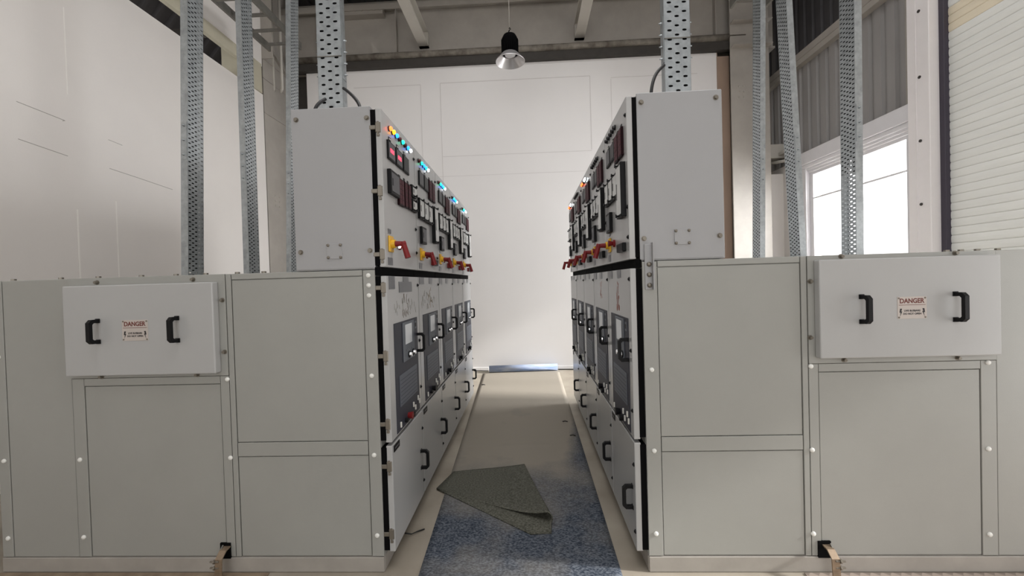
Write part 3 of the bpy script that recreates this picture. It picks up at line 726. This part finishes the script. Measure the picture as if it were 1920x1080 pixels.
# ---- end cladding of both rows, built in world space and hung under the first panel of each row
YS = 2.130
def under(mb, name, mats, parent):
    o = mb.build(name, mats); bpy.context.view_layer.update()
    o.data.transform(parent.matrix_world.inverted()); o.parent = parent
    return o
def side_sheet(x0, x1, z0, z1, name, root, m=paint, y0=YS, th=.012, bev=.0015):
    mb = MB(); mb.box(min(x0, x1), max(x0, x1), y0, y0+th, z0, z1, bev=bev); return under(mb, name, m, root)
def txt(mb, t, size, cx, y, cz, mi, bold=0.0, sxz=(1, 1)):
    me = text_mesh(t, size, bold)
    T = Matrix.Translation((cx, y, cz)) @ Matrix.Rotation(PI/2, 4, 'X') @ Matrix.Diagonal((sxz[0], sxz[1], 1, 1)); mb.addmesh(me, T, mi); bpy.data.meshes.remove(me)
bpy.context.view_layer.update()
def cladding(root, sg, d):
    X = lambda v: sg*v
    g = .0022
    side_sheet(X(d['edge']), X(d['A0']-g), .086, 1.636, 'corner_post', root)
    side_sheet(X(d['A0']+g), X(d['A1']-g), .716+g, 1.604, 'side_panel', root, y0=YS+.003)
    side_sheet(X(d['A0']+g), X(d['A1']-g), 1.604+g*2, 1.638, 'side_rail', root, y0=YS+.001)
    side_sheet(X(d['A0']+g), X(d['A1']-g), .637+g, .716-g, 'side_rail', root)
    side_sheet(X(d['A0']+g), X(d['A1']-g), .088, .637-g, 'side_panel', root, y0=YS+.003)
    side_sheet(X(d['A1']+g), X(d['A1']+.030), .086, 1.638, 'side_post', root)
    # backing frame round the access cover
    a, b = d['A1']+.034, d['S']-.004
    side_sheet(X(a), X(b), 1.086, 1.640, 'cover_backplate', root, y0=YS-.003, th=.016)
    side_sheet(X(d['L0']), X(d['L1']), 1.040+g, 1.083, 'side_rail', root)
    side_sheet(X(a), X(d['L0']-g), .086, 1.083, 'side_post', root); side_sheet(X(d['L1']+g), X(b), .086, 1.083, 'side_post', root)
    side_sheet(X(d['L0']+g), X(d['L1']-g), .088, 1.038, 'side_panel', root, y0=YS+.003)
    side_sheet(X(d['S']), X(d['T']-g), .086, 1.638, 'side_panel', root, y0=YS+.002)
    side_sheet(X(d['T']+g), X(d['E']), .086, 1.638, 'side_post', root)
    # plinth skirt
    mb = MB(); mb.box(min(X(d['edge']), X(d['E'])), max(X(d['edge']), X(d['E'])), YS-.004, YS+.02, .002, .082, bev=.002); under(mb, 'plinth_skirt', plinth_m, root)
    # access cover
    c0, c1, z0, z1 = d['C0'], d['C1'], d['CZ'][0], d['CZ'][1]; yc = YS-.045
    mb = MB(); mb.box(min(X(c0), X(c1)), max(X(c0), X(c1)), yc, YS-.002, z0, z1, bev=.006, seg=2); cov = under(mb, 'access_cover', paint_lit, root)
    for hx, hz0, hz1 in d['H']:
        mb = MB(); bridge_handle_mb(mb, 0, 0, hz0, hz1, out=.055, wd=.020, th=.018)
        bmesh.ops.translate(mb.bm, vec=(X(hx), yc, 0), verts=mb.bm.verts[:])
        o = mb.build('cover_handle', black); bpy.context.view_layer.update(); o.data.transform(root.matrix_world.inverted()); o.parent = cov
    s0, s1 = sorted((X(d['SG'][0]), X(d['SG'][1]))); za, zb = d['SG'][2:]
    mb = MB(); mb.box(s0, s1, yc-.0015, yc+.0005, za, zb, 0, bev=.0004); cx = (s0+s1)/2; wd = s1-s0; ht = zb-za
    mb.box(s0+.006, s1-.006, yc-.0019, yc-.0014, za+ht*.615, za+ht*.635, 1)
    txt(mb, 'DANGER', ht*.27, cx-wd*.01, yc-.0016, za+ht*.80, 1, .0009, (.98, 1.08))
    txt(mb, 'LIVE BUSBARS', ht*.115, cx, yc-.0016, za+ht*.36, 2, .0004); txt(mb, 'DO NOT OPEN', ht*.115, cx, yc-.0016, za+ht*.22, 2, .0004)
    for sx in (-1, 1):
        bx = cx+sx*wd*.40; bolt = [(-.002, .018), (.007, .018), (.003, .004), (.008, .004), (-.002, -.020), (.001, -.002), (-.005, -.002)]
        mb.prism([(bx+sx*-px, za+ht*.30+pz) for px, pz in bolt], 'y', yc-.0022, yc-.001, 2)
    for sx in (s0+.007, s1-.007):
        for sz in (za+.007, zb-.007): cdome(mb, sx, yc-.0015, sz, .0045, .003, mi=3, n=8)
    o = mb.build('danger_sign', [sign_m, sign_red, ink, zinc]); o.data.transform(root.matrix_world.inverted()); o.parent = cov
    o['label'] = 'small metal plate reading DANGER'
    for bx, bz in d['CS']:
        mb = MB(); mb.cyl((X(bx), YS-.001, bz), (X(bx), YS-.018, bz), .0085, n=6); mb.cyl((X(bx), YS-.001, bz), (X(bx), YS-.004, bz), .013, n=12); under(mb, 'cover_screw', zinc, root)
    for bx, bz in d['B']:
        mb = MB(); cdome(mb, X(bx), YS, bz, .0125, .008); under(mb, 'panel_bolt', white_bolt, root)
    for bx in d['TB']:
        mb = MB(); mb.cyl((X(bx), YS+.03, 1.640), (X(bx), YS+.03, 1.650), .012, n=6); under(mb, 'top_bolt', zinc, root)
    # instrument box end: screws and blanking plate
    for bx, bz in d['BS']:
        mb = MB(); mb.cyl((X(bx), YS+.010, bz), (X(bx), YS-.006, bz), .010, n=6); mb.cyl((X(bx), YS+.010, bz), (X(bx), YS+.002, bz), .014, n=12); under(mb, 'box_screw', zinc, root)
    p0, p1, q0, q1 = d['P']
    mb = MB(); mb.box(min(X(p0), X(p1))-.008, max(X(p0), X(p1))+.008, YS+.0, YS+.012, q0-.008, q1+.008, 0, bev=.001)
    for px in (p0, p1):
        for pz in (q0, q1): cdome(mb, X(px), YS, pz, .0085, .007, mi=1, n=8)
    under(mb, 'blanking_plate', [paint_box, zinc], root)
    mb = MB(); mb.box(min(X(d['X0']), X(d['X1'])), max(X(d['X0']), X(d['X1'])), YS+.004, YS+.014, 1.648, 2.512, bev=.002); under(mb, 'box_end_plate', paint_box, root)
    # slot with the earthing strip coming out of it
    e0, e1 = d['EB']
    mb = MB(); mb.box(min(X(e0), X(e1)), max(X(e0), X(e1)), YS-.006, YS+.004, .078, .164); under(mb, 'busbar_slot', gasket, root)
    for o in (root,): pass
cladding(left[0], -1, dict(edge=.822, A0=.888, A1=1.616, L0=1.700, L1=2.478, S=2.552, T=2.935, E=3.0, C0=1.687, C1=2.530, CZ=(1.106, 1.598),
    H=[(2.332, 1.285, 1.414), (1.888, 1.282, 1.418)], SG=(2.051, 2.196, 1.294, 1.406), CS=[(2.373, 1.615), (1.825, 1.615), (1.666, 1.498), (1.664, 1.216), (2.369, 1.094), (1.823, 1.094)],
    B=[(.856, 1.608), (.856, 1.555), (.856, 1.501), (.856, 1.068), (.858, .638), (.856, .2), (1.657, .633), (1.657, 1.065), (2.520, .632), (2.518, .197), (2.966, .63), (2.964, .192), (2.97, 1.215)],
    TB=(1.2, 1.45, 1.6, 1.78, 1.95, 2.15, 2.4, 2.62, 2.9), BS=[(1.223, 2.456), (.838, 2.450), (1.224, 1.744), (.843, 1.742)], P=(1.003, 1.071, 1.711, 1.777), X0=.826, X1=1.252, EB=(1.674, 1.732)))
cladding(right[0], 1, dict(edge=.596, A0=.673, A1=1.398, L0=1.481, L1=2.277, S=2.358, T=2.74, E=2.775, C0=1.462, C1=2.333, CZ=(1.118, 1.617),
    H=[(1.664, 1.293, 1.434), (2.114, 1.292, 1.436)], SG=(1.836, 1.976, 1.310, 1.420), CS=[(1.444, 1.509), (1.439, 1.221), (1.605, 1.102), (2.163, 1.100), (2.157, 1.631), (1.599, 1.632)],
    B=[(.632, 1.07), (.635, .643), (.634, .204), (1.440, .638), (1.438, .201), (1.441, 1.072), (2.310, .633), (2.311, .194), (2.313, 1.073)],
    TB=(2.15, 2.22, 2.30, 2.40), BS=[(.612, 2.464), (.993, 2.471), (.610, 1.757), (.998, 1.760)], P=(.774, .841, 1.728, 1.792), X0=.588, X1=1.017, EB=(1.459, 1.523)))
# lifting angle bolted to the corner post of the right row
mb = MB(); mb.box(.608, .648, YS-.006, YS, 1.49, 1.728, bev=.002); mb.box(.644, .650, YS-.030, YS, 1.49, 1.735, bev=.001)
for z in (1.622, 1.568, 1.513): cdome(mb, .630, YS-.006, z, .013, .010, mi=1)
under(mb, 'joining_bracket', [paint_box, zinc], right[0])
# first box of each row stands on a black seam
# earthing strips
def earth(x, sg, label):
    t = tag(empty('earthing_strip', (x, 2.07, 0)), label, 'earthing strip')
    m = MB(); m.prism([(.052, .150), (.020, .146), (-.014, .118), (-.022, 0.0), (-.016, 0.0), (-.008, .116), (.022, .140), (.052, .144)], 'x', -.019, .019); m.build('flat_bar', mat('tarnished_copper_strip', s(150, 132, 112), .45, .6, var=.3, vscale=25), t)
    m = MB(); m.prism([(.045, .160), (-.002, .120), (-.006, .112), (.045, .15)], 'x', -.022 if sg < 0 else .014, -.014 if sg < 0 else .022); m.build('bracket', galv_dull, t)
    m = MB()
    for z in (.108, .075): m.cyl((sg*-.002, -.014, z), (sg*.045, -.014, z), .005, n=8); m.cyl((sg*.018, -.014, z), (sg*.026, -.014, z), .011, n=6)
    m.build('strip_bolt', zinc, t)
earth(-1.690, -1, 'bent copper earthing strip coming out of the base of the left row')
earth(1.497, 1, 'bent dark earthing strip coming out of the base of the right row')

# ------------------------------------------------------------------ roller shutter
sh = tag(empty('roller_shutter', (4.5, 3.2, 0)), 'closed pale slatted roller shutter in the right wall', 'roller shutter')
m_ = MB(); z = 0.02; p = .086
prev = None
while z < 4.9:
    for dz, dx in ((0, .010), (.0035, .003), (.012, .000), (.043, -.0025), (.074, .000), (.0825, .003), (.0857, .010)):
        v = (m_.bm.verts.new((dx, -1.25, z+dz)), m_.bm.verts.new((dx, 1.31, z+dz)))
        if prev: f = m_.bm.faces.new((prev[0], prev[1], v[1], v[0])); f.smooth = False; f.material_index = 1 if dz == 0 else (2 if 4.05 < z < 4.25 else 0)
        prev = v
    z += p
o = m_.build('slat_curtain', [shutter_m, dark_st, mat('shutter_paint_yellowed', s(236, 224, 200), .5, var=.06, vscale=5, mixscale=(1, .3, 1))], sh, fixn=False); o.location = (.03, 0, 0)
m_ = MB(); m_.box(-.02, .10, 1.30, 1.355, 0, 4.9, bev=.003); m_.build('guide_rail', mat('dark_guide_rail', s(60, 54, 66), .5), sh)

# ------------------------------------------------------------------ floor coverings
def sheet_obj(name, nx, ny, fn, m, th=.004):
    bm = bmesh.new(); V = [[bm.verts.new(fn(i/nx, j/ny)) for i in range(nx+1)] for j in range(ny+1)]
    for j in range(ny):
        for i in range(nx):
            f = bm.faces.new((V[j][i], V[j][i+1], V[j+1][i+1], V[j+1][i])); f.smooth = True
    me = bpy.data.meshes.new(name); bm.to_mesh(me); bm.free(); me.materials.append(m)
    o = bpy.data.objects.new(name, me); C.objects.link(o)
    md = o.modifiers.new('thickness', 'SOLIDIFY'); md.thickness = th; md.offset = 1
    return o
def hump(x, y): return .004*max(0, math.sin(9*x+2.3*y))*math.exp(-((y-3.7)/.25)**2)+.005*math.exp(-((y-3.78-.05*x)/.03)**2)+.003*math.exp(-((y-4.6)/.03)**2)+.003*math.exp(-((y-5.5+.03*x)/.04)**2)
def carpet_fn(u, v):
    y = .7+v*6.13
    xl = -.628-(y-2.1)*.0395; xr = .447+(y-2.1)*.0075
    x = xl+(xr-xl)*u
    return (x, y, .0015+hump(x, y)*min(1, min(u, 1-u)*10))
cp = sheet_obj('carpet_runner', 24, 240, carpet_fn, blue_carpet)
tag(cp, 'worn blue carpet runner covered in grey dust along the aisle', 'carpet')
# folded-over corner
BL, BR, TL, TR, TIP = Vector((-.655, 3.25, 0)), Vector((-.075, 3.36, 0)), Vector((-.735, 2.985, 0)), Vector((.112, 2.535, 0)), Vector((.022, 2.395, 0))
bm = bmesh.new(); NT, NA = 26, 8; rows = []
for j in range(NT+1):
    t = j/NT; E = BR.lerp(TR, t); A = BL.lerp(TL, t); r = .003+.030*t**2
    dirn = (A-E).normalized(); row = []
    for i in range(15):      # upper layer from its left end to the curl
        q = i/14; p = A.lerp(E+dirn*r, q); zz = .011+(2*r)*(q**6)+.004*math.sin(q*7+t*3)*(1-q)*q
        row.append(bm.verts.new((p.x, p.y, zz)))
    for i in range(1, NA+1):
        a = PI/2-PI*i/NA; p = E+dirn*(r-r*math.cos(a)); row.append(bm.verts.new((p.x, p.y, .010+r+r*math.sin(a)-.0)))
    for i in range(1, 8):   # lower layer going back under
        q = i/7; p = (E+dirn*r).lerp(A, q); row.append(bm.verts.new((p.x, p.y, .008)))
    rows.append(row)
for a, b in zip(rows, rows[1:]):
    for k in range(len(a)-1): f = bm.faces.new((a[k], a[k+1], b[k+1], b[k])); f.smooth = True
last = rows[-1]; low = last[15+NA-1:]     # from curl bottom to TL
R1 = Vector((.118, 2.50, 0)); pts = []
for k, v in enumerate(low):
    q = k/(len(low)-1)
    if k == 0: tgt = Vector((.098, 2.445, 0))
    else: tgt = TIP.lerp(TL, max(0, (q-.08)/.92))
    pts.append(bm.verts.new((tgt.x, tgt.y, .0075)))
for k in range(len(low)-1):
    f = bm.faces.new((low[k], low[k+1], pts[k+1], pts[k])); f.smooth = True
f = bm.faces.new((last[15+NA-3], last[15+NA-2], last[15+NA-1], pts[0])); f.smooth = True
bmesh.ops.remove_doubles(bm, verts=bm.verts[:], dist=.0005)
me = bpy.data.meshes.new('folded_carpet_corner'); bm.to_mesh(me); bm.free(); me.materials.append(fold_m)
fo = bpy.data.objects.new('folded_carpet_corner', me); C.objects.link(fo); fo.location.z = .003
md = fo.modifiers.new('thickness', 'SOLIDIFY'); md.thickness = .005; md.offset = 0
tag(fo, 'grey folded-back corner of carpet with a curled edge lying on the blue runner', 'carpet piece')
# rolled carpet against the back wall
m_ = MB()
prof = []
NR = 64; turns = 3.2; rings = []
for e, (x, y) in enumerate(((-.715, 6.915), (.463, 6.985))):
    ring = []
    for k in range(NR*3):
        a = 2*PI*k/NR; r = .056-.0045*a/(2*PI)*1.0
        ring.append(m_.bm.verts.new((x, y+r*math.cos(a+2.6), .062+r*math.sin(a+2.6))))
    rings.append(ring)
for k in range(len(rings[0])-1):
    f = m_.bm.faces.new((rings[0][k], rings[0][k+1], rings[1][k+1], rings[1][k])); f.smooth = True
o = m_.build('carpet_roll', roll_m, fixn=False); md = o.modifiers.new('thickness', 'SOLIDIFY'); md.thickness = .0035; md.offset = 1
tag(o, 'rolled-up pale blue carpet lying across the aisle against the back wall', 'carpet roll')
for nm, pts_, lab in (('floor_cable', [(-1.0, 7.03, .012), (-.88, 7.02, .012), (-.74, 7.0, .012)], 'thin dark cable on the floor left of the carpet roll'),
                      ('floor_cable', [(.48, 7.02, .010), (.62, 7.01, .010), (.80, 6.98, .010)], 'thin dark cable on the floor right of the carpet roll'),
                      ('floor_cable', [(-.70, 2.50, .006), (-.735, 2.47, .010), (-.765, 2.44, .012), (-.80, 2.42, .03)], 'short black wire end sticking out under the foremost left cabinet')):
    m_ = MB(); m_.tube(pts_, .008 if 'thin' in lab else .004, 6); tag(m_.build(nm, cable_m), lab, 'cable')
# steel trench covers in front of the rows
m_ = MB(); m_.box(1.38, 4.3, -.6, 2.118, 0.0, .006, bev=.001); tag(m_.build('trench_cover', checker_m), 'beige chequered steel trench cover in front of the right row', 'floor plate')
m_ = MB(); m_.prism([(-4.1, -.6), (-1.30, -.6), (-1.455, 2.118), (-4.1, 2.118)], 'z', 0.0, .005); tag(m_.build('trench_cover', brownfloor_m), 'stained brown steel trench cover in front of the left row', 'floor plate')
# small litter on the runner
for k, (x, y) in enumerate(((-.72, 6.05), (.40, 4.0), (.36, 4.4))):
    m_ = MB(); m_.tube([(x-.03, y, .012), (x, y+.006, .016), (x+.025, y-.004, .012)], .006, 6)
    tag(m_.build('debris_scrap', dark_st), ('dark scrap lying near the left edge at the far end of the aisle', 'nearer of two tiny dark scraps at the right edge of the runner', 'farther of two tiny dark scraps at the right edge of the runner')[k], 'scrap')
